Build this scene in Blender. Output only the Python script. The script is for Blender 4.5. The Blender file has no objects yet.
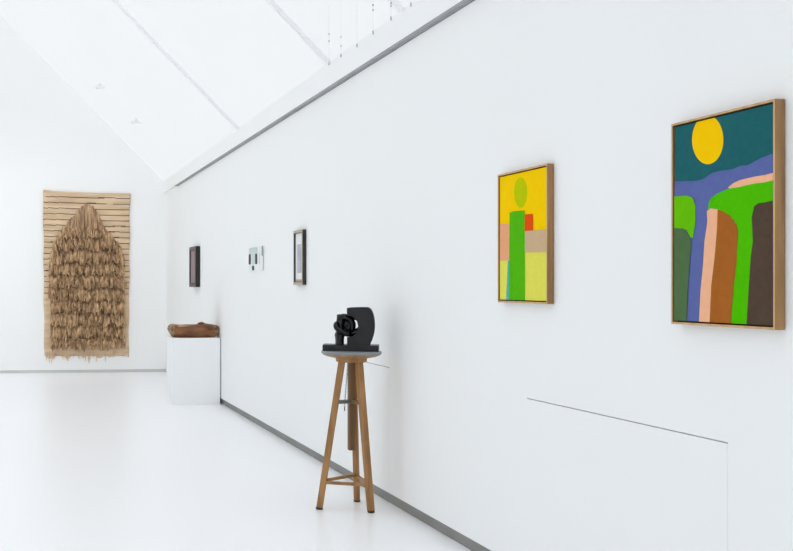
import bpy, bmesh, math, random
from mathutils import Vector, Matrix, noise
from mathutils.geometry import tessellate_polygon

random.seed(7)
SC = bpy.context.scene
COL = SC.collection

# ------------------------------------------------------------------ camera model
F = 1000.0                       # focal length in pixels of the 793x551 frame
YAW = math.radians(6.0)
EYE = 1.55
PX0 = 20 + F * math.tan(YAW)     # principal point
PY0 = 285.0

def ray(px, py):
    xc, up = (px - PX0) / F, (PY0 - py) / F
    c, s = math.cos(YAW), math.sin(YAW)
    return Vector((xc * c + s, -xc * s + c, up))

def on_floor(px, py, z=0.0):
    d = ray(px, py); t = (z - EYE) / d.z
    return Vector((d.x * t, d.y * t, z))

def on_x(px, py, X):
    d = ray(px, py); t = X / d.x
    return Vector((X, d.y * t, EYE + d.z * t))

def on_y(px, py, Y):
    d = ray(px, py); t = Y / d.y
    return Vector((d.x * t, Y, EYE + d.z * t))

W = on_floor(469, 551).x         # right wall
YB = on_floor(80, 372.6).y       # back wall
XL = -4.45                       # left wall
YF = -4.0                        # wall behind the camera
RIDGE = (W + XL) / 2

# ------------------------------------------------------------------ materials
def srgb(r, g, b):
    def f(v):
        v /= 255.0
        return v / 12.92 if v <= 0.04045 else ((v + 0.055) / 1.055) ** 2.4
    return (f(r), f(g), f(b), 1.0)

def mat(name, col, rough=0.6, metal=0.0, col2=None, scale=(8, 8, 8), detail=3, bump=0.0, lo=0.35, hi=0.65, coat=0.0, spec=0.5):
    m = bpy.data.materials.new(name); m.use_nodes = True
    nt = m.node_tree; b = nt.nodes['Principled BSDF']
    b.inputs['Roughness'].default_value = rough
    b.inputs['Metallic'].default_value = metal
    b.inputs['Specular IOR Level'].default_value = spec
    b.inputs['Coat Weight'].default_value = coat
    b.inputs['Base Color'].default_value = col
    tc = nt.nodes.new('ShaderNodeTexCoord')
    mp = nt.nodes.new('ShaderNodeMapping'); mp.inputs['Scale'].default_value = scale
    nt.links.new(tc.outputs['Object'], mp.inputs['Vector'])
    nz = nt.nodes.new('ShaderNodeTexNoise'); nz.inputs['Detail'].default_value = detail
    nz.inputs['Scale'].default_value = 1.0
    nt.links.new(mp.outputs['Vector'], nz.inputs['Vector'])
    if col2:
        rp = nt.nodes.new('ShaderNodeValToRGB')
        rp.color_ramp.elements[0].position = lo; rp.color_ramp.elements[0].color = col
        rp.color_ramp.elements[1].position = hi; rp.color_ramp.elements[1].color = col2
        nt.links.new(nz.outputs['Fac'], rp.inputs['Fac'])
        nt.links.new(rp.outputs['Color'], b.inputs['Base Color'])
    if bump:
        bp = nt.nodes.new('ShaderNodeBump'); bp.inputs['Strength'].default_value = bump
        bp.inputs['Distance'].default_value = 0.01
        nt.links.new(nz.outputs['Fac'], bp.inputs['Height'])
        nt.links.new(bp.outputs['Normal'], b.inputs['Normal'])
    return m

M_WALL = mat('wall_paint', srgb(248, 249, 249), 0.75, col2=srgb(249, 250, 250), scale=(1.5, 1.5, 1.5))
M_FLOOR = mat('white_resin', srgb(250, 251, 253), 0.34, col2=srgb(251, 252, 254), scale=(0.8, 0.8, 0.8), spec=0.5)
M_SKIRT = mat('grey_skirting', srgb(128, 128, 124), 0.5, col2=srgb(140, 140, 136), scale=(3, 3, 3))
M_SKIRTB = mat('pale_grey_skirting', srgb(206, 206, 203), 0.5, col2=srgb(210, 210, 207), scale=(3, 3, 3))
M_FASCIA_SHADE = mat('fascia_shade_grey', srgb(158, 159, 161), 0.5, col2=srgb(168, 169, 171), scale=(2, 2, 2))
M_GROOVE = mat('groove', srgb(60, 60, 60), 0.9, col2=srgb(66, 66, 66))
M_PLINTH = mat('plinth_paint', srgb(248, 249, 250), 0.6, col2=srgb(249, 250, 251), scale=(2, 2, 2))
M_RAFTER = mat('rafter_paint', srgb(240, 242, 243), 0.6, col2=srgb(243, 244, 245), scale=(2, 2, 2))

def blind_mat(name, clear, col):
    m = bpy.data.materials.new(name); m.use_nodes = True
    nt = m.node_tree; nt.nodes.remove(nt.nodes['Principled BSDF'])
    out = nt.nodes['Material Output']
    tr = nt.nodes.new('ShaderNodeBsdfTransparent'); tr.inputs['Color'].default_value = (1, 1, 1, 1)
    tl = nt.nodes.new('ShaderNodeBsdfTranslucent'); tl.inputs['Color'].default_value = col
    df = nt.nodes.new('ShaderNodeBsdfDiffuse'); df.inputs['Color'].default_value = (0.85, 0.86, 0.87, 1)
    nz = nt.nodes.new('ShaderNodeTexNoise'); nz.inputs['Scale'].default_value = 0.6
    tc = nt.nodes.new('ShaderNodeTexCoord'); nt.links.new(tc.outputs['Object'], nz.inputs['Vector'])
    mr = nt.nodes.new('ShaderNodeMapRange')
    mr.inputs['To Min'].default_value = clear - 0.02; mr.inputs['To Max'].default_value = clear + 0.02
    nt.links.new(nz.outputs['Fac'], mr.inputs['Value'])
    a = nt.nodes.new('ShaderNodeMixShader'); a.inputs[0].default_value = 0.38
    nt.links.new(tl.outputs[0], a.inputs[1]); nt.links.new(df.outputs[0], a.inputs[2])
    b = nt.nodes.new('ShaderNodeMixShader')
    nt.links.new(mr.outputs['Result'], b.inputs[0])
    nt.links.new(a.outputs[0], b.inputs[1]); nt.links.new(tr.outputs[0], b.inputs[2])
    nt.links.new(b.outputs[0], out.inputs['Surface'])
    return m

M_BLIND = blind_mat('white_roof_blind', 0.11, (0.95, 0.955, 0.96, 1))
M_BLIND_THIN = blind_mat('thin_roof_blind', 0.40, (0.88, 0.89, 0.9, 1))

def glass_mat():
    m = bpy.data.materials.new('clear_roof_glass'); m.use_nodes = True
    nt = m.node_tree; nt.nodes.remove(nt.nodes['Principled BSDF'])
    out = nt.nodes['Material Output']
    tr = nt.nodes.new('ShaderNodeBsdfTransparent'); tr.inputs['Color'].default_value = (0.95, 0.98, 0.98, 1)
    gl = nt.nodes.new('ShaderNodeBsdfGlossy'); gl.inputs['Roughness'].default_value = 0.05
    mx = nt.nodes.new('ShaderNodeMixShader'); mx.inputs[0].default_value = 0.06
    nt.links.new(tr.outputs[0], mx.inputs[1]); nt.links.new(gl.outputs[0], mx.inputs[2])
    nt.links.new(mx.outputs[0], out.inputs['Surface'])
    return m
M_GLASS = glass_mat()

# ------------------------------------------------------------------ mesh helpers
def link(name, bm, mats, parent=None, smooth=False, bevel=0.0, seg=2):
    me = bpy.data.meshes.new(name)
    bmesh.ops.recalc_face_normals(bm, faces=bm.faces[:])
    bm.to_mesh(me); bm.free()
    for m in (mats if isinstance(mats, (list, tuple)) else [mats]):
        me.materials.append(m)
    if smooth:
        for p in me.polygons: p.use_smooth = True
        if smooth == 'auto': me.set_sharp_from_angle(angle=math.radians(32))
    o = bpy.data.objects.new(name, me); COL.objects.link(o)
    if parent: o.parent = parent
    if bevel:
        md = o.modifiers.new('bevel', 'BEVEL'); md.width = bevel; md.segments = seg; md.limit_method = 'ANGLE'
    return o

def box(bm, lo, hi, mi=0):
    x0, y0, z0 = lo; x1, y1, z1 = hi
    v = [bm.verts.new(p) for p in ((x0,y0,z0),(x1,y0,z0),(x1,y1,z0),(x0,y1,z0),(x0,y0,z1),(x1,y0,z1),(x1,y1,z1),(x0,y1,z1))]
    for f in ((0,3,2,1),(4,5,6,7),(0,1,5,4),(1,2,6,5),(2,3,7,6),(3,0,4,7)):
        bm.faces.new([v[i] for i in f]).material_index = mi
    return v

def beam(bm, a, b, w0, w1=None, up=Vector((0, 0, 1)), twist=0.0, n=4):
    """tapered prism with n sides from a to b"""
    a, b = Vector(a), Vector(b); w1 = w0 if w1 is None else w1
    d = (b - a).normalized()
    s = d.cross(up)
    if s.length < 1e-4: s = d.cross(Vector((1, 0, 0)))
    s.normalize(); t = s.cross(d).normalized()
    rings = []
    for p, w in ((a, w0), (b, w1)):
        r = []
        for k in range(n):
            an = twist + 2 * math.pi * k / n
            r.append(bm.verts.new(p + (s * math.cos(an) + t * math.sin(an)) * w))
        rings.append(r)
    for k in range(n):
        j = (k + 1) % n
        bm.faces.new([rings[0][k], rings[0][j], rings[1][j], rings[1][k]])
    bm.faces.new(rings[0][::-1]); bm.faces.new(rings[1])

def tube(bm, pts, rad, n=12, closed=False, mi=0):
    pts = [Vector(p) for p in pts]; N = len(pts)
    rads = rad if isinstance(rad, (list, tuple)) else [rad] * N
    rings = []; ref = None
    for i, p in enumerate(pts):
        if closed: d = pts[(i + 1) % N] - pts[i - 1]
        else: d = pts[min(i + 1, N - 1)] - pts[max(i - 1, 0)]
        d.normalize()
        if ref is None:
            ref = d.cross(Vector((0.3, 0.2, 1))).normalized()
        ref = (ref - d * ref.dot(d)).normalized()
        t = d.cross(ref)
        rings.append([bm.verts.new(p + (ref * math.cos(2*math.pi*k/n) + t * math.sin(2*math.pi*k/n)) * rads[i]) for k in range(n)])
    for i in range(N if closed else N - 1):
        A, B = rings[i], rings[(i + 1) % N]
        for k in range(n):
            j = (k + 1) % n
            bm.faces.new([A[k], A[j], B[j], B[k]]).material_index = mi
    if not closed:
        bm.faces.new(rings[0][::-1]).material_index = mi; bm.faces.new(rings[-1]).material_index = mi

def lathe(bm, prof, n=48, cx=0, cy=0, sx=1, sy=1):
    rings = []
    for r, z in prof:
        rings.append([bm.verts.new((cx + sx*r*math.cos(2*math.pi*k/n), cy + sy*r*math.sin(2*math.pi*k/n), z)) for k in range(n)])
    for A, B in zip(rings, rings[1:]):
        for k in range(n):
            j = (k + 1) % n
            bm.faces.new([A[k], A[j], B[j], B[k]])
    bm.faces.new(rings[0][::-1]); bm.faces.new(rings[-1])

def thing(name, label, cat, loc, rz=0.0, group=None):
    o = bpy.data.objects.new(name, None); COL.objects.link(o)
    o.empty_display_size = 0.1
    o.location = loc; o.rotation_euler = (0, 0, rz)
    o['label'] = label; o['category'] = cat
    if group: o['group'] = group
    return o

def tag(o, label, cat, group=None):
    o['label'] = label; o['category'] = cat
    if group: o['group'] = group
    return o

def struct(name, bm, mats, label=None, **k):
    o = link(name, bm, mats, **k); o['kind'] = 'structure'
    if label: o['label'] = label
    return o

# ------------------------------------------------------------------ the room
SKH = 0.075                                             # skirting height
OV = 0.05                                               # overhang of the fascia
p = on_x(440, 19.5, W); Z_TR = p.z                      # underside of the fascia
Z_FA = on_x(401, 11, W - OV).z                          # top of the fascia, roof springs here
PITCH = 1.0
Z_RIDGE = Z_FA + (W - OV - RIDGE) * PITCH

bm = bmesh.new(); box(bm, (XL - 0.3, YF - 0.3, -0.2), (W + 0.3, YB + 0.3, 0)); struct('floor', bm, M_FLOOR, 'glossy white resin gallery floor')

# low flush doors in the right wall, outlined by their joints
ZD = on_x(728, 444, W).z
d2a, d2b = on_x(727.5, 444, W).y, on_x(527, 399, W).y
d1a = on_x(389.5, 367, W).y; d1b = d1a + (d2b - d2a)
T = 0.12
bm = bmesh.new()
GT, GS = 0.0055, 0.0022
box(bm, (W, YF, ZD + GT), (W + T, YB, Z_TR - 0.018))
ys = [YF, d2a - GS, d2b, d1a - GS, d1b, YB]
for i in (0, 2, 4):
    box(bm, (W, ys[i], SKH), (W + T, ys[i + 1], ZD + GT))
struct('wall_right', bm, M_WALL, 'white gallery wall on the right carrying the pictures')
for n, (a, b) in enumerate(((d2a, d2b), (d1a, d1b))):
    bm = bmesh.new(); box(bm, (W, a, SKH), (W + 0.09, b, ZD))
    struct('door_%d' % (n + 1), bm, M_WALL, 'low white flush door under the framed landscape painting' if n == 0 else 'low white flush door behind the wooden stand')
bm = bmesh.new(); box(bm, (W + 0.10, d2a - 0.02, SKH), (W + 0.11, d2b + 0.02, ZD + 0.02)); box(bm, (W + 0.10, d1a - 0.02, SKH), (W + 0.11, d1b + 0.02, ZD + 0.02))
struct('trim_1', bm, M_GROOVE)
bm = bmesh.new(); box(bm, (W + 0.018, YF, 0), (W + T, YB, SKH)); struct('baseboard_right', bm, M_SKIRT, 'grey recessed skirting under the right wall')
# fascia over the wall; grey strip below carries the underside's shade in its colour
bm = bmesh.new(); box(bm, (W - OV, YF, Z_TR), (W + T, YB, Z_FA)); struct('trim_2', bm, M_WALL, 'white fascia beam above the right wall')
bm = bmesh.new()
yt = on_x(177, 187, W).y
box(bm, (W - OV + 0.004, YF, Z_TR - 0.004), (W - 0.002, yt, Z_TR))
box(bm, (W + 0.012, YF, Z_TR - 0.02), (W + 0.05, yt, Z_TR))
struct('trim_3', bm, M_FASCIA_SHADE, 'grey strip painting the shade under the fascia')
bm = bmesh.new(); box(bm, (W + 0.0002, yt, Z_TR - 0.018), (W + T, YB, Z_TR)); struct('trim_4', bm, M_WALL)

# gable walls
def gable(y0, y1, z0):
    b = bmesh.new()
    pr = [(XL - 0.12, z0), (W + 0.12, z0), (W + 0.12, Z_FA), (W - OV, Z_FA), (RIDGE, Z_RIDGE), (XL + OV, Z_FA), (XL - 0.12, Z_FA)]
    A = [b.verts.new((x, y0, z)) for x, z in pr]; B = [b.verts.new((x, y1, z)) for x, z in pr]
    b.faces.new(A); b.faces.new(B[::-1])
    for k in range(len(pr)):
        j = (k + 1) % len(pr); b.faces.new([A[k], B[k], B[j], A[j]])
    return b
struct('wall_back', gable(YB, YB + 0.15, 0.05), M_WALL, 'white gable wall at the far end')
bm = bmesh.new(); box(bm, (XL, YB + 0.006, 0), (W, YB + 0.15, 0.05)); struct('baseboard_back', bm, M_SKIRTB)
struct('wall_front', gable(YF - 0.15, YF, 0), M_WALL)
# left wall, out of frame, with a tall window added to brighten the far end
wy0, wy1 = 8.0, YB - 0.4
bm = bmesh.new()
box(bm, (XL - 0.12, YF, 0), (XL, wy0, Z_FA)); box(bm, (XL - 0.12, wy1, 0), (XL, YB, Z_FA))
box(bm, (XL - 0.12, wy0, 0), (XL, wy1, 0.1)); box(bm, (XL - 0.12, wy0, 3.3), (XL, wy1, Z_FA))
struct('wall_left', bm, M_WALL)
bm = bmesh.new(); box(bm, (XL - 0.07, wy0, 0.1), (XL - 0.06, wy1, 3.3)); struct('added_window_1', bm, M_GLASS)

# roof: blinds on the right slope, clear glass on the left slope
bm = bmesh.new()
v = [bm.verts.new(q) for q in ((W - OV, YF, Z_FA), (W - OV, YB, Z_FA), (RIDGE, YB, Z_RIDGE), (RIDGE, YF, Z_RIDGE))]
bm.faces.new(v); struct('ceiling', bm, M_BLIND, 'sloping white translucent roof blinds')
bm = bmesh.new()
v = [bm.verts.new(q) for q in ((XL + OV, YF, Z_FA), (XL + OV, YB, Z_FA), (RIDGE, YB, Z_RIDGE), (RIDGE, YF, Z_RIDGE))]
bm.faces.new(v); struct('window_2', bm, M_BLIND_THIN)
bm = bmesh.new(); box(bm, (XL - 0.12, YF, Z_FA - 0.25), (XL + OV, YB, Z_FA)); struct('trim_5', bm, M_WALL)
# rafters
ry = [on_x(239, 128, W - OV).y, on_x(330.5, 66, W - OV).y, on_x(404, 9, W - OV).y]
ry += [ry[2] - 1.9, ry[2] - 3.8, ry[2] - 5.7, ry[2] - 7.6]
nt_ = 6
RW = 0.018
for i, y in enumerate(ry):
    for side in (1, -1):
        b = bmesh.new()
        xs = W - OV if side == 1 else XL + OV
        n = Vector((-side, 0, -1)).normalized()
        a0 = Vector((xs, y, Z_FA)) ; a1 = Vector((RIDGE, y, Z_RIDGE))
        q = []
        for e in (a0, a1):
            for dy in (-RW, RW):
                for dn in (0.0, 0.035):
                    q.append(b.verts.new(e + Vector((0, dy, 0)) + n * dn))
        for f in ((0,1,3,2),(4,5,7,6),(0,1,5,4),(2,3,7,6),(1,3,7,5),(0,2,6,4)):
            b.faces.new([q[k] for k in f])
        struct('trim_%d' % nt_, b, M_RAFTER, 'thin pale rafter across the sloping roof' if side == 1 else None); nt_ += 1
b = bmesh.new(); box(b, (RIDGE - 0.06, YF, Z_RIDGE - 0.1), (RIDGE + 0.06, YB, Z_RIDGE + 0.02)); struct('trim_%d' % nt_, b, M_RAFTER)

# ------------------------------------------------------------------ pictures on the right wall
M_OAK = mat('oak_frame', srgb(140, 104, 62), 0.5, col2=srgb(168, 128, 80), scale=(30, 30, 3), bump=0.05)
M_LIP = mat('oak_lip', srgb(192, 152, 102), 0.45, col2=srgb(212, 174, 124), scale=(30, 30, 3))
M_DARKGAP = mat('dark_inner_frame', srgb(52, 40, 30), 0.8, col2=srgb(60, 46, 34))
PAINT = {}
def paint(r, g, b):
    k = (r, g, b)
    if k not in PAINT:
        PAINT[k] = mat('oil_paint_%d_%d_%d' % k, srgb(r, g, b), 0.9, col2=srgb(min(255, r + 4), min(255, g + 4), min(255, b + 3)), scale=(40, 40, 40), bump=0.1, spec=0.05)
    return PAINT[k]

def frame_rails(bm, y0, y1, z0, z1, x0, x1, w):
    """four rails of a frame lying in the YZ plane, mitred"""
    o = [(y0, z0), (y1, z0), (y1, z1), (y0, z1)]
    i = [(y0 + w, z0 + w), (y1 - w, z0 + w), (y1 - w, z1 - w), (y0 + w, z1 - w)]
    V = {}
    for nm, pts in (('o', o), ('i', i)):
        for xn, x in (('f', x0), ('b', x1)):
            V[nm + xn] = [bm.verts.new((x, a, c)) for a, c in pts]
    for k in range(4):
        j = (k + 1) % 4
        for A, B in (('of', 'if'), ('ib', 'ob'), ('ob', 'of'), ('if', 'ib')):
            bm.faces.new([V[A][k], V[A][j], V[B][j], V[B][k]])

def clip_poly(poly, y0, y1, z0, z1):
    def cl(pts, f, g):
        out = []
        for a, b in zip(pts, pts[1:] + pts[:1]):
            fa, fb = f(a), f(b)
            if fa >= 0: out.append(a)
            if (fa >= 0) != (fb >= 0):
                t = fa / (fa - fb); out.append((a[0] + (b[0]-a[0])*t, a[1] + (b[1]-a[1])*t))
        return out
    for f in (lambda q: q[0]-y0, lambda q: y1-q[0], lambda q: q[1]-z0, lambda q: z1-q[1]):
        poly = cl(poly, f, None)
        if len(poly) < 3: return []
    return poly

def painted_picture(name, label, edge_px, side_px, top_y, bot_y, left_px, shapes, zoom, lip=0.0085, base=(0, 0, 0)):
    """floating frame; shapes are polygons in crop pixels, put on the canvas plane"""
    d = W * (side_px - edge_px) / (side_px - 20.0)
    xf = W - d
    pn, pf = on_x(edge_px, top_y, xf), on_x(left_px, top_y, xf)
    zt = pn.z; zb = on_x(edge_px, bot_y, xf).z
    y0, y1 = pn.y, pf.y
    cy, cz = (y0 + y1) / 2, zb
    root = thing(name, label, 'painting', (W, cy, cz))
    L = lambda v: Vector(v) - Vector((W, cy, cz))
    hw = (y1 - y0) / 2; H = zt - zb
    bm = bmesh.new(); frame_rails(bm, -hw, hw, 0, H, -d, -0.004, lip)
    fr = link('frame', bm, [M_OAK, M_LIP], root, bevel=0.0012)
    for pl in fr.data.polygons:
        if pl.normal.x < -0.9: pl.material_index = 1
    gap = 0.006
    bm = bmesh.new(); box(bm, (-d + 0.022, -hw + lip, lip), (-0.006, hw - lip, H - lip))
    link('inner_tray', bm, M_DARKGAP, root)
    cx = -d + 0.006
    a0, a1, b0, b1 = -hw + lip + gap, hw - lip - gap, lip + gap, H - lip - gap
    bm = bmesh.new(); mats = [paint(*base)]
    box(bm, (cx, a0, b0), (-d + 0.022, a1, b1))
    ox, oy, s = zoom
    for n, (col, poly) in enumerate(shapes):
        pts = [L(on_x(ox + x / s, oy + y / s, W + cx)) for x, y in poly]
        pl = clip_poly([(q.y, q.z) for q in pts], a0, a1, b0, b1)
        if not pl: continue
        m = paint(*col)
        if m not in mats: mats.append(m)
        x = cx - 0.00035 * (n + 1)
        mi = mats.index(m)
        vs = [bm.verts.new((x, a, c)) for a, c in pl]
        for tri in tessellate_polygon([[Vector((0, a, c)) for a, c in pl]]):
            if len(set(tri)) == 3: bm.faces.new([vs[k] for k in tri]).material_index = mi
    link('canvas', bm, mats, root)
    return root

def ell(cx, cy, rx, ry, n=40):
    return [(cx + rx * math.cos(2*math.pi*k/n), cy + ry * math.sin(2*math.pi*k/n)) for k in range(n)]

TEAL, BLUE, PEACH, GRN, BRN, DBR, LGR, DGR, SUN = (34, 98, 104), (94, 106, 166), (244, 184, 146), (78, 190, 0), (168, 98, 38), (84, 68, 56), (104, 192, 6), (82, 112, 72), (255, 202, 0)
landscape = [
    (SUN, ell(118, 122, 32, 50)),
    (BLUE, [(30,207),(95,206),(110,202),(125,191),(140,186),(170,182),(185,175),(200,174),(225,160),(262,146),(262,520),(30,520)]),
    (PEACH, [(160,219),(172,210),(185,204),(215,197),(235,194),(262,187),(262,204),(215,213),(180,222),(165,224)]),
    (GRN, [(119,264),(121,250),(126,240),(138,232),(160,222),(180,219),(215,211),(235,209),(262,202),(262,258),(216,256),(216,520),(165,520),(170,440),(174,400),(178,350),(181,310),(172,285),(150,270),(132,262)]),
    (PEACH, [(117,268),(124,262),(139,264),(139,300),(134,350),(126,420),(122,510),(100,510),(104,430),(109,380),(112,330),(118,290)]),
    (BRN, [(139,265),(150,268),(165,277),(178,296),(181,310),(178,350),(178,370),(172,420),(165,510),(122,510),(126,420),(132,370),(134,350),(138,300)]),
    (DBR, [(214,258),(222,252),(235,250),(262,244),(262,520),(197,520),(203,420),(207,360),(211,330),(209,280)]),
    (LGR, [(30,239),(76,236),(88,240),(94,256),(94,290),(89,322),(84,322),(76,306),(30,300)]),
    (DGR, [(30,302),(70,303),(80,316),(86,332),(82,380),(79,420),(75,510),(30,510)]),
]
painted_picture('landscape_painting', 'large framed abstract landscape with yellow sun on teal, nearest on the right wall',
                774.8, 787.0, 98.6, 330.0, 671.0, landscape, (650, 80, 292 / 143), base=TEAL)
YEL, LIM, OLV, GR2, RED, TAN, SAL, BLU = (252, 206, 0), (228, 224, 92), (188, 200, 0), (84, 184, 16), (232, 78, 18), (206, 176, 140), (234, 168, 126), (84, 182, 180)
figure = [
    (LIM, [(50,358),(147,352),(147,332),(230,329),(230,500),(50,500)]),
    (OLV, ell(132, 138, 21, 49)),
    (SAL, [(50,240),(97,239),(96,358),(50,359)]),
    (BLU, [(91,358),(98,358),(97,500),(85,500)]),
    (GR2, [(97,204),(105,200),(130,197),(146,196),(147,500),(94,500)]),
    (RED, [(146,209),(173,207),(173,262),(146,263)]),
    (TAN, [(147,263),(230,257),(230,331),(147,332)]),
]
painted_picture('figure_painting', 'smaller framed yellow abstract with green column and olive oval, left of the sun painting',
                547.2, 554.8, 163.4, 304.0, 497.6, figure, (480, 150, 292 / 90), lip=0.009, base=YEL)

# -- dark box frame (furthest along the wall)
M_BLACKF = mat('black_frame', srgb(22, 18, 18), 0.45, col2=srgb(30, 24, 24), scale=(20, 20, 3))
M_GREYF = mat('grey_frame_face', srgb(84, 78, 78), 0.4, col2=srgb(96, 88, 88), scale=(20, 20, 3))
M_MAUVE = mat('mauve_print', srgb(146, 128, 132), 0.5, col2=srgb(160, 140, 144), scale=(4, 4, 1.5))
def small_frame(name, label, edge_px, side_px, top, bot, left_px):
    d = W * (side_px - edge_px) / (side_px - 20.0); xf = W - d
    a, b_ = on_x(edge_px, top, xf), on_x(left_px, top, xf)
    zb = on_x(edge_px, bot, xf).z
    root = thing(name, label, 'picture', (W, (a.y + b_.y) / 2, zb))
    return root, d, (b_.y - a.y) / 2, a.z - zb
root, d, hw, H = small_frame('box_framed_picture', 'deep black box frame with mauve print, furthest along the right wall', 195.7, 200.3, 246, 287, 189.2)
bm = bmesh.new(); frame_rails(bm, -hw, hw, 0, H, -d, -0.003, 0.05)
fr = link('frame', bm, [M_BLACKF, M_GREYF], root, bevel=0.002)
for pl in fr.data.polygons:
    if pl.normal.x < -0.9: pl.material_index = 1
bm = bmesh.new(); box(bm, (-d + 0.012, -hw + 0.049, 0.049), (-0.005, hw - 0.049, H - 0.049)); link('print', bm, M_MAUVE, root)
bm = bmesh.new(); frame_rails(bm, -hw + 0.046, hw - 0.046, 0.046, H - 0.046, -d - 0.002, -d + 0.014, 0.012)
link('slip', bm, M_BLACKF, root)

# -- unframed pale panel with dark marks
M_PANEL = mat('pale_panel', srgb(240, 243, 243), 0.5, col2=srgb(244, 246, 246), scale=(3, 3, 3))
M_AQUA = mat('pale_aqua_wash', srgb(190, 210, 208), 0.5, col2=srgb(226, 236, 235), scale=(4, 4, 5), lo=0.3, hi=0.7)
M_MARK = mat('charcoal_mark', srgb(50, 52, 54), 0.6, col2=srgb(70, 66, 70), scale=(20, 20, 6))
M_GRNK = mat('dark_green_mark', srgb(38, 70, 58), 0.6, col2=srgb(60, 92, 80), scale=(20, 20, 6))
dP = 0.02; xf = W - dP
pa, pb = on_x(262.3, 246, xf), on_x(248.3, 246, xf); zb = on_x(262.3, 270.5, xf).z
cy = (pa.y + pb.y) / 2
root = thing('unframed_picture', 'small unframed pale panel with aqua wash and dark vertical strokes, between the two dark frames', 'picture', (W, cy, zb))
hw = (pb.y - pa.y) / 2; H = pa.z - zb
bm = bmesh.new(); box(bm, (-dP, -hw, 0), (-0.008, hw, H)); box(bm, (-0.012, -hw + 0.1, 0.06), (0, hw - 0.1, H - 0.06)); link('board', bm, M_PANEL, root, bevel=0.002)
def mark(nm, m, px0, px1, py0, py1, t=0.003):
    b = bmesh.new()
    q0, q1 = on_x(px0, py0, xf), on_x(px1, py1, xf)
    y0, y1 = sorted((q0.y - cy, q1.y - cy)); z1 = on_x((px0 + px1) / 2, py0, xf).z - zb; z0 = on_x((px0 + px1) / 2, py1, xf).z - zb
    n = 14; pts = []
    for k in range(n):
        an = 2 * math.pi * k / n; c, s = math.cos(an), math.sin(an)
        e = 0.35
        pts.append(((y0 + y1) / 2 + (y1 - y0) / 2 * math.copysign(abs(c) ** e, c), max(0.002, (z0 + z1) / 2 + (z1 - z0) / 2 * math.copysign(abs(s) ** e, s))))
    A = [b.verts.new((-dP - t, y, z)) for y, z in pts]; B = [b.verts.new((-dP + 0.001, y, z)) for y, z in pts]
    b.faces.new(A); b.faces.new(B[::-1])
    for k in range(n): b.faces.new([A[k], A[(k+1) % n], B[(k+1) % n], B[k]])
    return link(nm, b, m, root)
mark('aqua_wash', M_AQUA, 249.0, 257.5, 247.5, 255.0, 0.001)
mark('aqua_wash', M_AQUA, 251.6, 255.0, 254.0, 264.5, 0.0012)
mark('stroke', M_MARK, 248.9, 250.9, 254.2, 264.5)
mark('stroke', M_MARK, 255.3, 257.3, 253.6, 264.2)
mark('stroke', M_AQUA, 259.2, 259.8, 252.5, 264.0)
mark('blot', M_GRNK, 252.2, 254.2, 265.6, 270.4)
bm = bmesh.new(); box(bm, (-dP - 0.004, -hw, 0.16), (-0.016, -hw + 0.010, H)); link('edge_strip', bm, M_GRNK, root)

# -- framed drawing
M_OLIVE = mat('dark_olive_frame', srgb(34, 36, 30), 0.45, col2=srgb(46, 46, 38), scale=(20, 20, 3))
M_PALEW = mat('pale_wood', srgb(176, 164, 142), 0.5, col2=srgb(190, 178, 156), scale=(20, 20, 3))
M_MAT = mat('white_mount', srgb(236, 236, 236), 0.7, col2=srgb(240, 240, 240))
M_LAV = mat('lavender_wash', srgb(176, 176, 188), 0.7, col2=srgb(204, 204, 212), scale=(9, 9, 5))
M_PINK = mat('dusty_pink_strip', srgb(184, 158, 158), 0.6, col2=srgb(198, 174, 172), scale=(9, 9, 5))
root, d, hw, H = small_frame('framed_drawing', 'narrow portrait drawing with white mount in dark olive frame, nearest of the small pictures', 302.4, 306.6, 229.3, 284.8, 293.2)
bm = bmesh.new(); frame_rails(bm, -hw, hw, 0, H, -d, -0.003, 0.024)
fr = link('frame', bm, [M_OLIVE, M_PALEW], root, bevel=0.0015)
for pl in fr.data.polygons:
    if pl.normal.x < -0.9: pl.material_index = 1
bm = bmesh.new(); box(bm, (-d + 0.016, -hw + 0.024, 0.024), (-0.004, hw - 0.024, H - 0.024)); link('mount', bm, M_MAT, root)
bm = bmesh.new(); box(bm, (-d + 0.014, -0.065, 0.11), (-d + 0.018, 0.065, H - 0.13)); link('drawing', bm, M_LAV, root, bevel=0.001)
bm = bmesh.new(); box(bm, (-d + 0.013, -hw + 0.03, 0.024), (-d + 0.017, hw - 0.03, 0.05)); link('caption_strip', bm, M_PINK, root)
bm = bmesh.new(); frame_rails(bm, -hw + 0.022, hw - 0.022, 0.022, H - 0.022, -d + 0.001, -d + 0.03, 0.006); link('slip', bm, M_OLIVE, root)

# ------------------------------------------------------------------ plinth and carved vessel
PD = 0.44
pl0, pl1 = on_floor(171.6, 404.6), on_floor(221.0, 404.6)
yp = (pl0.y + pl1.y) / 2
ztop = on_y(195, 338.0, yp).z
px0, px1 = pl0.x, min(pl1.x, W - 0.016)
bm = bmesh.new(); box(bm, (px0, yp, 0), (px1, yp + PD, ztop))
plinth = tag(link('plinth', bm, M_PLINTH, bevel=0.004), 'plain white square plinth against the right wall near the far corner', 'plinth')

M_CARVE = mat('carved_wood', srgb(84, 47, 22), 0.5, col2=srgb(150, 100, 58), scale=(5, 9, 14), detail=5, bump=0.5, lo=0.3, hi=0.7)
nt = M_CARVE.node_tree; bs = nt.nodes['Principled BSDF']
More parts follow.
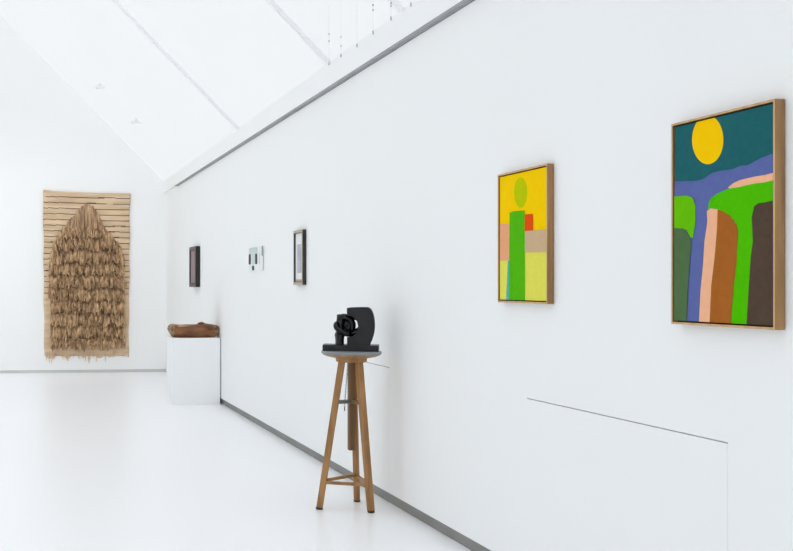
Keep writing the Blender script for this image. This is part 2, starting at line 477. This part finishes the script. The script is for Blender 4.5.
# pale worn patches at the two ends of the log
tc = nt.nodes.new('ShaderNodeTexCoord'); sx = nt.nodes.new('ShaderNodeSeparateXYZ'); nt.links.new(tc.outputs['Object'], sx.inputs[0])
ab = nt.nodes.new('ShaderNodeMath'); ab.operation = 'ABSOLUTE'; nt.links.new(sx.outputs['X'], ab.inputs[0])
mr = nt.nodes.new('ShaderNodeMapRange'); mr.inputs['From Min'].default_value = 0.2; mr.inputs['From Max'].default_value = 0.32; nt.links.new(ab.outputs[0], mr.inputs['Value'])
n2 = nt.nodes.new('ShaderNodeTexNoise'); n2.inputs['Scale'].default_value = 22; nt.links.new(tc.outputs['Object'], n2.inputs['Vector'])
r2 = nt.nodes.new('ShaderNodeMapRange'); r2.inputs['From Min'].default_value = 0.45; r2.inputs['From Max'].default_value = 0.6; nt.links.new(n2.outputs['Fac'], r2.inputs['Value'])
mu = nt.nodes.new('ShaderNodeMath'); mu.operation = 'MULTIPLY'; nt.links.new(mr.outputs[0], mu.inputs[0]); nt.links.new(r2.outputs[0], mu.inputs[1])
mx = nt.nodes.new('ShaderNodeMix'); mx.data_type = 'RGBA'
old = bs.inputs['Base Color'].links[0].from_socket
nt.links.new(mu.outputs[0], mx.inputs['Factor']); nt.links.new(old, mx.inputs['A']); mx.inputs['B'].default_value = srgb(158, 140, 98)
nt.links.new(mx.outputs['Result'], bs.inputs['Base Color'])
M_RIMLIGHT = mat('rim_light_wood', srgb(168, 118, 82), 0.55, col2=srgb(206, 164, 128), scale=(6, 14, 14), bump=0.3)

yv = yp + 0.22
vw = on_y(219.3, 331, yv).x - on_y(168.0, 331, yv).x
vcx = (on_y(219.3, 331, yv).x + on_y(168.0, 331, yv).x) / 2
vh = on_y(195, 324.3, yv).z - ztop
root = thing('carved_vessel', 'oval carved brown wooden trough with pale ends lying on the white plinth', 'sculpture', (vcx, yp + 0.22, ztop))
bm = bmesh.new()
A, B = vw / 2, 0.2
prof = [(0.79, 0.72, 0.0), (0.84, 0.8, 0.04), (0.955, 0.94, 0.36), (1.0, 1.0, 0.60), (0.97, 0.96, 0.84), (0.9, 0.88, 0.97), (0.8, 0.72, 1.0), (0.7, 0.58, 0.93), (0.62, 0.48, 0.6), (0.5, 0.36, 0.4)]
N = 64; rings = []
for fx, fy, fz in prof:
    r = []
    for k in range(N):
        an = 2 * math.pi * k / N; c, s = math.cos(an), math.sin(an); e = 0.72
        x = A * fx * math.copysign(abs(c) ** e, c); y = B * fy * math.copysign(abs(s) ** e, s); z = vh * fz
        nz_ = noise.noise(Vector((x * 7, y * 7, z * 9)))
        g = 1 + 0.035 * nz_
        if fz > 0.1: z += 0.012 * nz_ + 0.004 * math.sin(x * 11)
        r.append(bm.verts.new((x * g, y * g, z)))
    rings.append(r)
for P, Q in zip(rings, rings[1:]):
    for k in range(N):
        j = (k + 1) % N; bm.faces.new([P[k], P[j], Q[j], Q[k]])
bm.faces.new(rings[0][::-1]); bm.faces.new(rings[-1])
link('body', bm, M_CARVE, root, smooth=True)
bm = bmesh.new()
tube(bm, [(0.035, -0.10, vh * 0.9), (0.055, -0.09, vh * 1.06), (0.09, -0.085, vh * 1.12), (0.13, -0.08, vh * 1.03), (0.15, -0.08, vh * 0.86)], [0.018, 0.02, 0.016, 0.016, 0.012], n=10)
link('carved_knob', bm, M_CARVE, root, smooth=True)
bm = bmesh.new()  # light caught on the front rim, put in as a paler strip
pts = [(-0.24 + 0.17 * t, -0.158 - 0.004 * math.sin(t * 9), vh * (0.90 + 0.025 * math.sin(t * 7))) for t in [i / 12 for i in range(13)]]
tube(bm, pts, [0.004] + [0.017] * 11 + [0.004], n=8)
link('rim_light_strip', bm, M_RIMLIGHT, root, smooth=True)

# ------------------------------------------------------------------ tapestry on the back wall
M_CLOTH = mat('sisal_cloth', srgb(204, 176, 144), 0.9, col2=srgb(230, 204, 172), scale=(1.5, 1.5, 12), bump=0.6, detail=6)
M_STRIPE = mat('dark_brown_yarn', srgb(88, 62, 42), 0.95, col2=srgb(116, 86, 60), scale=(9, 9, 9))
M_TUFT = mat('sisal_tuft', srgb(112, 80, 52), 0.9, col2=srgb(234, 196, 152), scale=(20, 20, 3.0), detail=4, lo=0.3, hi=0.72, bump=0.4)
M_TUFTG = mat('grey_sisal_tuft', srgb(118, 88, 62), 0.9, col2=srgb(220, 184, 146), scale=(26, 26, 2.5), detail=4, lo=0.3, hi=0.72)
DT = 0.02
yt_ = YB - DT
def tp(zx, zy):                                         # crop pixels of the tapestry -> wall point
    q = on_y(30 + zx / 2.9, 180 + zy / 2.9, yt_); return q
tl_, tr_ = tp(38, 31), tp(290, 38); bl = tp(44, 512)
TX = (tl_.x + tr_.x) / 2; TZ = bl.z
root = thing("hanging_tapestry", 'tall beige fibre tapestry with shaggy pointed arch hanging on the far wall', 'tapestry', (TX, YB, TZ))
def lc(q): return (q.x - TX, q.z - TZ)
hwT = (tr_.x - tl_.x) / 2
topz = (tl_.z + tr_.z) / 2 - TZ
def top_at(x):
    u = (x + hwT) / (2 * hwT)
    return topz + 0.022 - 0.055 * (1 - math.exp(-u * 3.2))
def edge_x(side, z):                                   # slightly wavy side edges
    w = hwT - 0.012 * (1 - z / topz) * 2
    return side * (w + 0.007 * math.sin(z * 9 + side))
# ground weave with soft horizontal ribs
NX, NZ = 40, 260
grid = {}
bm = bmesh.new()
pitch = 0.1
zcut = 1.02
for iz in range(NZ + 1):
    v_ = iz / NZ
    for ix in range(NX + 1):
        u = ix / NX
        zz = v_ * topz
        x = edge_x(-1, zz) + (edge_x(1, zz) - edge_x(-1, zz)) * u
        rag = 0.075 * (noise.noise(Vector((x * 7, 3.1, 0))) + 0.5 * noise.noise(Vector((x * 23, 1.1, 0))))
        z = (rag if iz == 0 else 0) + v_ * top_at(x)
        ph = ((z + 0.010 * math.sin(x * 2.3) + 0.006 * noise.noise(Vector((x * 3, z * 2, 5)))) % pitch) / pitch
        rib = 0.0
        if z > zcut:
            rib = 0.026 * max(0.0, math.sin(math.pi * ph)) ** 0.5 + 0.004 * math.sin(4 * math.pi * ph)
        y = -0.017 - rib - 0.008 * noise.noise(Vector((x * 2, z * 1.5, 9)))
        grid[ix, iz] = (bm.verts.new((x, y, z)), ph, z)
for iz in range(NZ):
    for ix in range(NX):
        a, b, c, d_ = grid[ix, iz], grid[ix+1, iz], grid[ix+1, iz+1], grid[ix, iz+1]
        f = bm.faces.new([a[0], b[0], c[0], d_[0]])
        pm = a[1]; k = int((a[2]) / pitch)
        wd = 0.075 + 0.035 * noise.noise(Vector((k * 3.7, ix * 0.12, 0)))
        f.material_index = 1 if (a[2] > zcut and (pm < wd or pm > 0.965)) else 0
        f.smooth = True
o = link('ground_weave', bm, [M_CLOTH, M_STRIPE], root)
md = o.modifiers.new('thickness', 'SOLIDIFY'); md.thickness = 0.012; md.offset = 1.0
# hem rod at the top
bm = bmesh.new()
tube(bm, [(edge_x(-1, topz) + (2 * hwT) * i / 12, -0.03, top_at(edge_x(-1, topz) + 2 * hwT * i / 12) - 0.008) for i in range(13)], 0.016, n=10)
link('top_hem', bm, M_CLOTH, root, smooth=True)
# arch of tufts
Lp = [lc(tp(*q)) for q in ((163,68),(150,76),(138,90),(124,108),(102,134),(82,160),(67,190),(59,225),(54,270),(56,330),(58,400),(60,486))]
Rp = [lc(tp(*q)) for q in ((163,68),(180,74),(192,88),(200,108),(210,132),(234,160),(256,186),(268,225),(271,270),(271,330),(270,400),(270,486))]
def interp(pts, z):
    for (x0, z0), (x1, z1) in zip(pts, pts[1:]):
        if z1 <= z <= z0:
            return x0 + (x1 - x0) * (z0 - z) / max(1e-6, z0 - z1)
    return pts[0][0] if z > pts[0][1] else pts[-1][0]
z_ap, z_bt = Lp[0][1], Lp[-1][1]
def strip(bm, x, z, L, w, out, lean, curl):
    """a hanging bundle of fibre: flattened, tapering, bulging out from the cloth"""
    n = 6; rings = []
    for i in range(n + 1):
        t = i / n
        px = x + lean * t + 0.006 * math.sin(t * 5 + curl * 9)
        pz = z - L * t
        py = -0.045 - out * t ** 0.75 + (0.03 * (t - 0.8) * 5 if t > 0.8 else 0) * (curl > 0) - (curl * 0.04 * t * t)
        ww = w * (0.75 + 0.55 * math.sin(math.pi * min(1.0, t * 0.85 + 0.1))) * (1.0 if i < n else 0.55)
        th = ww * 0.55
        tw = curl * 1.6 * t
        c, s = math.cos(tw), math.sin(tw)
        r = []
        for a, b in ((-ww, 0), (0, -th), (ww, 0), (0, th)):
            r.append(bm.verts.new((px + a * c - b * s, py + a * s + b * c, pz)))
        rings.append(r)
    for P, Q in zip(rings, rings[1:]):
        for k in range(4):
            j = (k + 1) % 4
            f = bm.faces.new([P[k], P[j], Q[j], Q[k]]); f.smooth = True
    bm.faces.new(rings[0]); bm.faces.new(rings[-1][::-1])
def arch_z(x):
    """height of the arch outline above x"""
    lo, hi = z_bt, z_ap
    for _ in range(30):
        m = (lo + hi) / 2
        if interp(Lp, m) <= x <= interp(Rp, m): lo = m
        else: hi = m
    return lo
rows = []
z = z_bt + 0.19
while z < z_ap - 0.34:
    rows.append(z); z += 0.228 + random.uniform(-0.02, 0.02)
rows.append(z_ap)
for ri, zr in enumerate(rows):
    bm = bmesh.new()
    topmost = ri == len(rows) - 1
    zlow = max(z_bt, zr - (0.42 if topmost else 0.22))
    x0, x1 = interp(Lp, zlow), interp(Rp, zlow)
    if topmost:                                        # long smooth strands under the point of the arch
        n = int((x1 - x0) / 0.018)
        for lay in range(2):
            for k in range(n):
                u = (k + random.uniform(0.05, 0.95)) / n
                x = x0 + (x1 - x0) * u; az = arch_z(x)
                strip(bm, x, az - random.uniform(-0.01, 0.04), min(0.5, max(0.18, az - zlow + 0.08)) * random.uniform(0.8, 1.08), random.uniform(0.010, 0.024), random.uniform(0.015, 0.07), (u - 0.5) * 0.06, random.uniform(-0.3, 0.3))
    else:                                              # shaggy clumps, each a fan of fibre bundles
        x = x0 + 0.02
        while x < x1 - 0.01:
            wcl = random.uniform(0.05, 0.10)
            cx = min(x + wcl / 2, x1 - 0.02)
            az = arch_z(cx)
            zc = min(zr + random.uniform(-0.022, 0.022), az)
            Lc = random.uniform(0.205, 0.275) if ri else random.uniform(0.16, 0.22)
            if zr + 0.02 > az: Lc = min(Lc, 0.24)
            bulge = random.uniform(0.06, 0.15); ln = random.uniform(-0.05, 0.05); cu = random.uniform(-0.5, 0.9)
            m_ = int(wcl / 0.0105) + 2
            for k in range(m_):
                t = (k + random.uniform(0.1, 0.9)) / m_ - 0.5
                strip(bm, cx + t * wcl * 0.9, zc - 0.04 * abs(t) + random.uniform(-0.012, 0.012), Lc * random.uniform(0.8, 1.08), random.uniform(0.007, 0.015), bulge * (1 - 1.2 * t * t) * random.uniform(0.8, 1.15) + 0.01, ln + t * random.uniform(0.0, 0.07), cu * random.uniform(0.5, 1.3))
            x += wcl * random.uniform(0.7, 0.95)
        n = int((x1 - x0) / 0.03)                      # thinner strands between the clumps
        for k in range(n):
            xx = x0 + (x1 - x0) * (k + random.random()) / n
            strip(bm, xx, min(zr + random.uniform(-0.03, 0.03), arch_z(xx)), random.uniform(0.17, 0.25), random.uniform(0.008, 0.014), random.uniform(0.0, 0.03), random.uniform(-0.03, 0.03), random.uniform(-0.5, 0.5))
    link('tuft_row', bm, M_TUFTG if topmost else M_TUFT, root)['kind'] = 'stuff'
# frayed threads along the lower edge
bm = bmesh.new()
for k in range(30):
    x = random.uniform(-hwT + 0.02, hwT - 0.02)
    L = random.uniform(0.03, 0.08) if random.random() < 0.8 else random.uniform(0.08, 0.14)
    if abs(x) > hwT - 0.12: L += 0.05
    z0 = 0.02 + 0.07 * noise.noise(Vector((x * 7, 3.1, 0)))
    beam(bm, (x, -0.02, z0 + 0.05), (x + random.uniform(-0.02, 0.02), -0.022, z0 - L), 0.012, 0.004)
link('fringe', bm, M_CLOTH, root)['kind'] = 'stuff'

# ------------------------------------------------------------------ sculptor's stand
M_WOOD = mat('stand_wood', srgb(140, 98, 52), 0.5, col2=srgb(172, 128, 76), scale=(22, 22, 2.2), detail=5, bump=0.08)
M_WOODD = mat('stand_wood_post', srgb(104, 76, 44), 0.55, col2=srgb(132, 98, 60), scale=(22, 22, 2.2), detail=5, bump=0.08)
M_TOP = mat('slate_grey_turntable', srgb(126, 132, 138), 0.4, col2=srgb(138, 144, 150), scale=(8, 8, 8))
M_RUBBER = mat('dark_rubber', srgb(66, 58, 50), 0.8, col2=srgb(76, 66, 56))
M_STEEL = mat('dark_steel', srgb(92, 92, 92), 0.45, metal=0.6, col2=srgb(110, 110, 110))
f1, f2, f3 = on_floor(319.3, 509.3), on_floor(371.0, 512.6), on_floor(357.0, 501.6)
C = (f1 + f2 + f3) / 3
r_ = ray(351.3, 480); C = Vector((r_.x * C.y / r_.y, C.y, 0))
# height of the top disc at this distance
dd = ray(351.2, 350.7); tt = C.y / dd.y; HT = EYE + dd.z * tt
SX = C.x
root = thing('sculpture_stand', 'tall three-legged wooden sculptor stand with grey turntable top', 'stand', (C.x, C.y, 0))
R = 0.205
bm = bmesh.new(); lathe(bm, [(R - 0.006, HT - 0.021), (R, HT - 0.018), (R, HT - 0.004), (R - 0.004, HT)], n=64); link('turntable', bm, M_TOP, root, smooth='auto')
bm = bmesh.new(); lathe(bm, [(0.095, HT - 0.078), (0.105, HT - 0.074), (0.106, HT - 0.05), (0.13, HT - 0.046), (0.17, HT - 0.038), (R - 0.006, HT - 0.024), (R - 0.006, HT - 0.021)], n=64)
link('top_block', bm, M_WOOD, root, smooth='auto')
legs = []
for i, fpt in enumerate((f1, f2, f3)):
    foot = fpt - C; foot.z = 0
    dirv = foot.normalized()
    top = dirv * 0.07; top.z = HT - 0.07
    legs.append((top, foot))
    bm = bmesh.new()
    dv = (top - foot)
    cutp = foot + dv * 0.012
    beam(bm, cutp, top, 0.029, 0.031, up=Vector((0.5, 1, 0)) if i != 1 else Vector((1, 0.25, 0)), twist=math.pi / 4, n=4)
    lg = link('leg', bm, M_WOOD, root, bevel=0.005)
    bm = bmesh.new(); lathe(bm, [(0.021, 0.0), (0.024, 0.003), (0.024, 0.014)], n=16, cx=foot.x, cy=foot.y)
    link('foot_tip', bm, M_RUBBER, lg)
def on_leg(i, z):
    t, f = legs[i]; k = z / t.z
    return f + (t - f) * k
zs = 0.185
for i, j, dz in ((0, 1, 0.0), (0, 2, 0.012), (2, 1, 0.006)):
    bm = bmesh.new(); beam(bm, on_leg(i, zs + dz), on_leg(j, zs + dz), 0.0145, twist=math.pi / 4); link('stretcher', bm, M_WOOD, root, bevel=0.002)
# centre post, sliding through the spider bracket
zp = EYE + ray(351, 450).z * tt
bm = bmesh.new(); box(bm, (-0.021, -0.021, zp), (0.021, 0.021, HT - 0.07)); link('post', bm, M_WOODD, root, bevel=0.003)
zk = EYE + ray(345, 401.5).z * tt
for i in range(3):
    bm = bmesh.new(); e = on_leg(i, zk); s_ = Vector((0, 0, zk)) + (Vector((e.x, e.y, 0))).normalized() * 0.015
    q = (e - s_); sd = Vector((-q.y, q.x, 0)).normalized() * 0.02
    vs = []
    for zz in (zk - 0.012, zk + 0.012):
        for pnt in (s_ - sd, e - sd, e + sd, s_ + sd):
            vs.append(bm.verts.new((pnt.x, pnt.y, zz)))
    for f in ((0,3,2,1),(4,5,6,7),(0,1,5,4),(1,2,6,5),(2,3,7,6),(3,0,4,7)): bm.faces.new([vs[k] for k in f])
    link('bracket_arm', bm, M_STEEL if i == 0 else M_WOODD, root, bevel=0.002)
# hanging chain with a pin at its end
bm = bmesh.new()
ca = on_leg(0, HT - 0.09) * 0.45; 
c_top = Vector((-0.035, -0.03, HT - 0.078)); 
e = on_leg(0, zk); c_bot = Vector((e.x * 0.52, e.y * 0.52 - 0.03, zk - 0.03))
nl = 26
for k in range(nl):
    t = (k + 0.5) / nl; pc = c_top.lerp(c_bot, t); hl = (c_top - c_bot).length / nl * 0.62
    ring = []
    for q in range(10):
        an = 2 * math.pi * q / 10
        a_, b_ = 0.0042 * math.cos(an), hl * math.sin(an)
        ring.append(pc + (Vector((a_, 0, b_)) if k % 2 else Vector((0, a_, b_))))
    tube(bm, ring, 0.0013, n=5, closed=True)
ch = link('chain', bm, M_STEEL, root, smooth=True)
bm = bmesh.new(); beam(bm, c_bot, c_bot - Vector((0, 0, 0.03)), 0.004, n=8); link('pin', bm, M_STEEL, ch)

# ------------------------------------------------------------------ black sculpture on the stand
M_BLACK = mat('black_bronze', srgb(20, 22, 25), 0.42, col2=srgb(26, 28, 31), scale=(12, 12, 12), spec=0.4)
M_GLOSS = mat('polished_black_bronze', srgb(6, 6, 8), 0.12, col2=srgb(9, 9, 11), scale=(12, 12, 12), spec=0.35)
ang = math.atan2(C.x, C.y)
rootS = thing('abstract_sculpture', 'black abstract sculpture of a hollowed crescent and knotted loops on the wooden stand', 'sculpture', (C.x, C.y, HT), -ang - 0.05)
S = 7.35 * F / (C.length * math.cos(ang - YAW)) * 1.02
SLH = 0.041
def U(zx): return (zx - 304) / S
def Zs(zy): return SLH + (360 - zy) / S * 1.05
bm = bmesh.new(); v = box(bm, (U(97), -0.07, 0), (U(504), 0.115, SLH)); link('base_slab', bm, M_BLACK, rootS, bevel=0.002)
def spline(pts, m=10, closed=False):
    P = [Vector(q) for q in pts]; out = []; n = len(P)
    rng = range(n) if closed else range(n - 1)
    for i in rng:
        if closed: a, b, c, d_ = P[i-1], P[i], P[(i+1) % n], P[(i+2) % n]
        else: a, b, c, d_ = P[max(i-1, 0)], P[i], P[i+1], P[min(i+2, n-1)]
        for k in range(m):
            t = k / m
            out.append(0.5 * ((2*b) + (c-a)*t + (2*a-5*b+4*c-d_)*t*t + (3*b-a-3*c+d_)*t**3))
    if not closed: out.append(P[-1])
    return out
outer = [(275,96),(300,92),(345,90),(400,89),(430,91),(450,106),(464,134),(472,168),(476,205),(475,245),(468,285),(456,322),(444,348),(437,361),(400,361),(340,361),(276,361)]
outer = [Vector((x, y, 0)) for x, y in outer]
fine = []
for a_, b_ in zip(outer, outer[1:]):
    for q in range(8): fine.append(a_.lerp(b_, q / 8))
fine.append(outer[-1])
fine = [Vector(q) for q in spline(outer, 4)]
NB = len(fine)
cen, rb = (288, 226), 76
inner = [Vector((275, 150, 0)), Vector((282, 150, 0))]
for q in range(NB - 4):
    an = math.radians(-88 + q * 176 / (NB - 5)); inner.append(Vector((cen[0] + 68 * math.cos(an), cen[1] + rb * math.sin(an), 0)))
inner += [Vector((282, 302, 0)), Vector((276, 302, 0))]
bm = bmesh.new()
def cv(q, y, g=0.0): return bm.verts.new((U(q.x), y, Zs(q.y) - 0.001))
OF, IF = [cv(q, -0.06) for q in fine], [cv(q, -0.06) for q in inner]
OB, IB = [cv(q, 0.05) for q in fine], [cv(q, 0.05) for q in inner]
for q in range(NB - 1):
    bm.faces.new([OF[q], OF[q+1], IF[q+1], IF[q]]); bm.faces.new([OB[q], IB[q], IB[q+1], OB[q+1]])
    bm.faces.new([OF[q], OB[q], OB[q+1], OF[q+1]]); bm.faces.new([IF[q], IF[q+1], IB[q+1], IB[q]])
bm.faces.new([OF[0], IF[0], IB[0], OB[0]]); bm.faces.new([OF[-1], OB[-1], IB[-1], IF[-1]])
link('crescent', bm, M_BLACK, rootS, smooth='auto')
def q3(zx, y, zy): return (U(zx), y, Zs(zy))
# slanting ring in front
bm = bmesh.new()
tube(bm, spline([q3(196,-0.02,212), q3(200,-0.055,238), q3(235,-0.07,262), q3(278,-0.055,280), q3(292,-0.01,262), q3(262,0.025,236), q3(222,0.02,214)], 10, True), 0.0185, n=16, closed=True)
link('slanting_ring', bm, M_GLOSS, rootS, smooth=True)
# tall tube that rises and bends over into the hollow
bm = bmesh.new()
tube(bm, spline([q3(222,0.0,262), q3(218,-0.005,215), q3(226,-0.01,172), q3(255,-0.012,162), q3(290,-0.008,178), q3(312,0.0,215), q3(300,0.01,262)], 10), [0.024] * 61, n=16)
link('bent_tube', bm, M_GLOSS, rootS, smooth=True)
bm = bmesh.new(); beam(bm, q3(220, 0.0, 190), q3(215, -0.005, 143), 0.024, 0.017, up=Vector((0, 1, 0)), n=6); link('horn', bm, M_BLACK, rootS, bevel=0.003)
# inner coil inside the hollow, leaving a small opening
bm = bmesh.new()
tube(bm, spline([q3(282,0.02,168), q3(316,0.02,166), q3(348,0.022,172), q3(372,0.025,200), q3(374,0.025,236), q3(354,0.022,262), q3(322,0.02,276), q3(286,0.02,280)], 10), [0.0175] * 38 + [0.0175 + 0.0095 * min(1, q / 14) for q in range(33)], n=14)
link('inner_coil', bm, M_GLOSS, rootS, smooth=True)
# rounded core between the loops
bm = bmesh.new()
bmesh.ops.create_uvsphere(bm, u_segments=28, v_segments=18, radius=1.0)
for v_ in bm.verts:
    n_ = v_.co.copy()
    v_.co = Vector((U(277) + n_.x * 46 / S, 0.012 + n_.y * 0.032, Zs(228) + n_.z * 66 / S)) 
    v_.co.x += 0.004 * math.sin(n_.z * 4)
link('core', bm, M_GLOSS, rootS, smooth=True)
# stump
bm = bmesh.new()
lathe(bm, [(0.031, SLH - 0.001), (0.031, Zs(320)), (0.034, Zs(300)), (0.036, Zs(288)), (0.03, Zs(272)), (0.02, Zs(255))], n=6, cx=U(219), cy=-0.01, sx=1.0, sy=1.1)
link('stump', bm, M_BLACK, rootS, bevel=0.004)

# ------------------------------------------------------------------ thin wires and fixtures under the roof
M_WIRE = mat('pale_wire', srgb(205, 210, 212), 0.5, col2=srgb(212, 216, 218))
M_CLIP = mat('grey_clip', srgb(150, 154, 156), 0.5, col2=srgb(160, 164, 166))
XW = W - 0.30
wires = [(329, 64, (34, 41)), (341, 56, (37, 46)), (357, 46, ()), (373, 33, (5, 10)), (391, 19, (3, 6)), (411, 5, ())]
names = ['furthest', 'second furthest', 'third furthest', 'third nearest', 'second nearest', 'nearest']
zroof = Z_FA + (W - OV - XW) * PITCH
for (px, py, clips), nm in zip(wires, names):
    q = on_x(px, py, XW)
    root = thing('hanging_wire', 'thin pale wire with grey clips under the roof, %s of the six' % nm, 'wire', (XW, q.y, q.z), 0, 'thin wires hanging from the roof')
    bm = bmesh.new(); beam(bm, (0, 0, 0.0), (0, 0, zroof - q.z), 0.0008, n=6); link('wire', bm, M_WIRE, root)
    bm = bmesh.new(); beam(bm, (0, 0, -0.008), (0, 0, 0.016), 0.0045, 0.0035, n=8); link('end_clip', bm, M_CLIP, root)
    for cpy in clips:
        zc = on_x(px, cpy, XW).z - q.z
        if zc < zroof - q.z:
            bm = bmesh.new(); beam(bm, (0, 0, zc - 0.006), (0, 0, zc + 0.005), 0.004, n=8); link('clip', bm, M_CLIP, root)

M_WHITE = mat('white_lacquer', srgb(240, 240, 240), 0.5, col2=srgb(243, 243, 243))
def on_roof(px, py):
    d = ray(px, py)                                    # z = Z_FA + (W-OV-x)
    t = (Z_FA + W - OV - EYE) / (d.z + d.x); return Vector((d.x * t, d.y * t, EYE + d.z * t))
for (px, py), lab in (((101, 84), 'small white spotlight on the sloping roof, upper left one above the tapestry'), ((137, 119), 'small white spotlight on the sloping roof, lower right one above the tapestry')):
    q = on_roof(px, py); q.y = min(q.y, YB - 0.35)
    q.z = Z_FA + (W - OV - q.x) * PITCH
    root = thing('ceiling_spotlight', lab, 'lamp', q, 0, 'small spotlights under the roof'); root.scale = (0.7, 0.7, 0.7)
    bm = bmesh.new(); beam(bm, (0, 0, 0.0), (-0.05, 0, -0.05), 0.04, n=16); link('mount', bm, M_WHITE, root)
    bm = bmesh.new(); beam(bm, (-0.13, -0.02, -0.085), (0.07, 0.02, -0.055), 0.042, 0.034, n=16); hd = link('lamp_head', bm, M_WHITE, root, bevel=0.004)
    bm = bmesh.new(); beam(bm, (0.068, 0.02, -0.056), (0.085, 0.023, -0.053), 0.03, n=16); link('rear_cap', bm, M_CLIP, hd)

# ------------------------------------------------------------------ light
w = bpy.data.worlds.new('overcast_sky'); SC.world = w; w.use_nodes = True
nt = w.node_tree; bg = nt.nodes['Background']
tc = nt.nodes.new('ShaderNodeTexCoord'); sp = nt.nodes.new('ShaderNodeSeparateXYZ'); nt.links.new(tc.outputs['Generated'], sp.inputs[0])
rp = nt.nodes.new('ShaderNodeValToRGB'); e = rp.color_ramp.elements
TOP = 3.0                                                # overcast sky: bright zenith, bright hazy horizon
def sky(v, r=0.955, g=0.975, b=1.0): return (v / TOP * r, v / TOP * g, v / TOP * b, 1)
e[0].position = 0.0; e[0].color = sky(2.0, 1.0, 0.99, 0.97)
e[1].position = 0.85; e[1].color = sky(3.0)
for p_, v_ in ((0.045, 2.6), (0.12, 0.8), (0.55, 0.72)):
    k = e.new(p_); k.color = sky(v_) if p_ > 0.1 else sky(v_, 1.0, 0.99, 0.97)
nt.links.new(sp.outputs['Z'], rp.inputs['Fac']); nt.links.new(rp.outputs['Color'], bg.inputs['Color'])
bg.inputs['Strength'].default_value = TOP

# two added fill spots, out of view, brightening the far wall and tapestry
for x in (-3.1, -1.3):
    ld = bpy.data.lights.new('added_fill_spot', 'SPOT'); ld.energy = 120; ld.color = (1.0, 0.98, 0.955)
    ld.spot_size = math.radians(64); ld.spot_blend = 1.0; ld.shadow_soft_size = 0.15
    lo_ = bpy.data.objects.new('added_fill_spot', ld); COL.objects.link(lo_)
    lo_.location = (x, YB - 4.6, 4.4)
    lo_.rotation_euler = (Vector((1.2 + x * 0.5, YB, 1.5)) - lo_.location).to_track_quat('-Z', 'Y').to_euler()

# ------------------------------------------------------------------ camera
cd = bpy.data.cameras.new('camera'); cam = bpy.data.objects.new('camera', cd); COL.objects.link(cam)
cd.sensor_fit = 'HORIZONTAL'; cd.sensor_width = 36.0; cd.lens = 36.0 * F / 793.0
cd.shift_x = (396.5 - PX0) / 793.0; cd.shift_y = (PY0 - 275.5) / 793.0
cd.clip_start = 0.05; cd.clip_end = 200
cam.location = (0, 0, EYE); cam.rotation_euler = (math.pi / 2, 0, -YAW)
SC.camera = cam
SC.view_settings.view_transform = 'Standard'; SC.view_settings.look = 'None'
SC.view_settings.exposure = -0.62; SC.view_settings.gamma = 1.0; SC.view_settings.use_curve_mapping = False
SC.cycles.max_bounces = 20; SC.cycles.diffuse_bounces = 14; SC.cycles.transparent_max_bounces = 16
SC.cycles.use_denoising = True
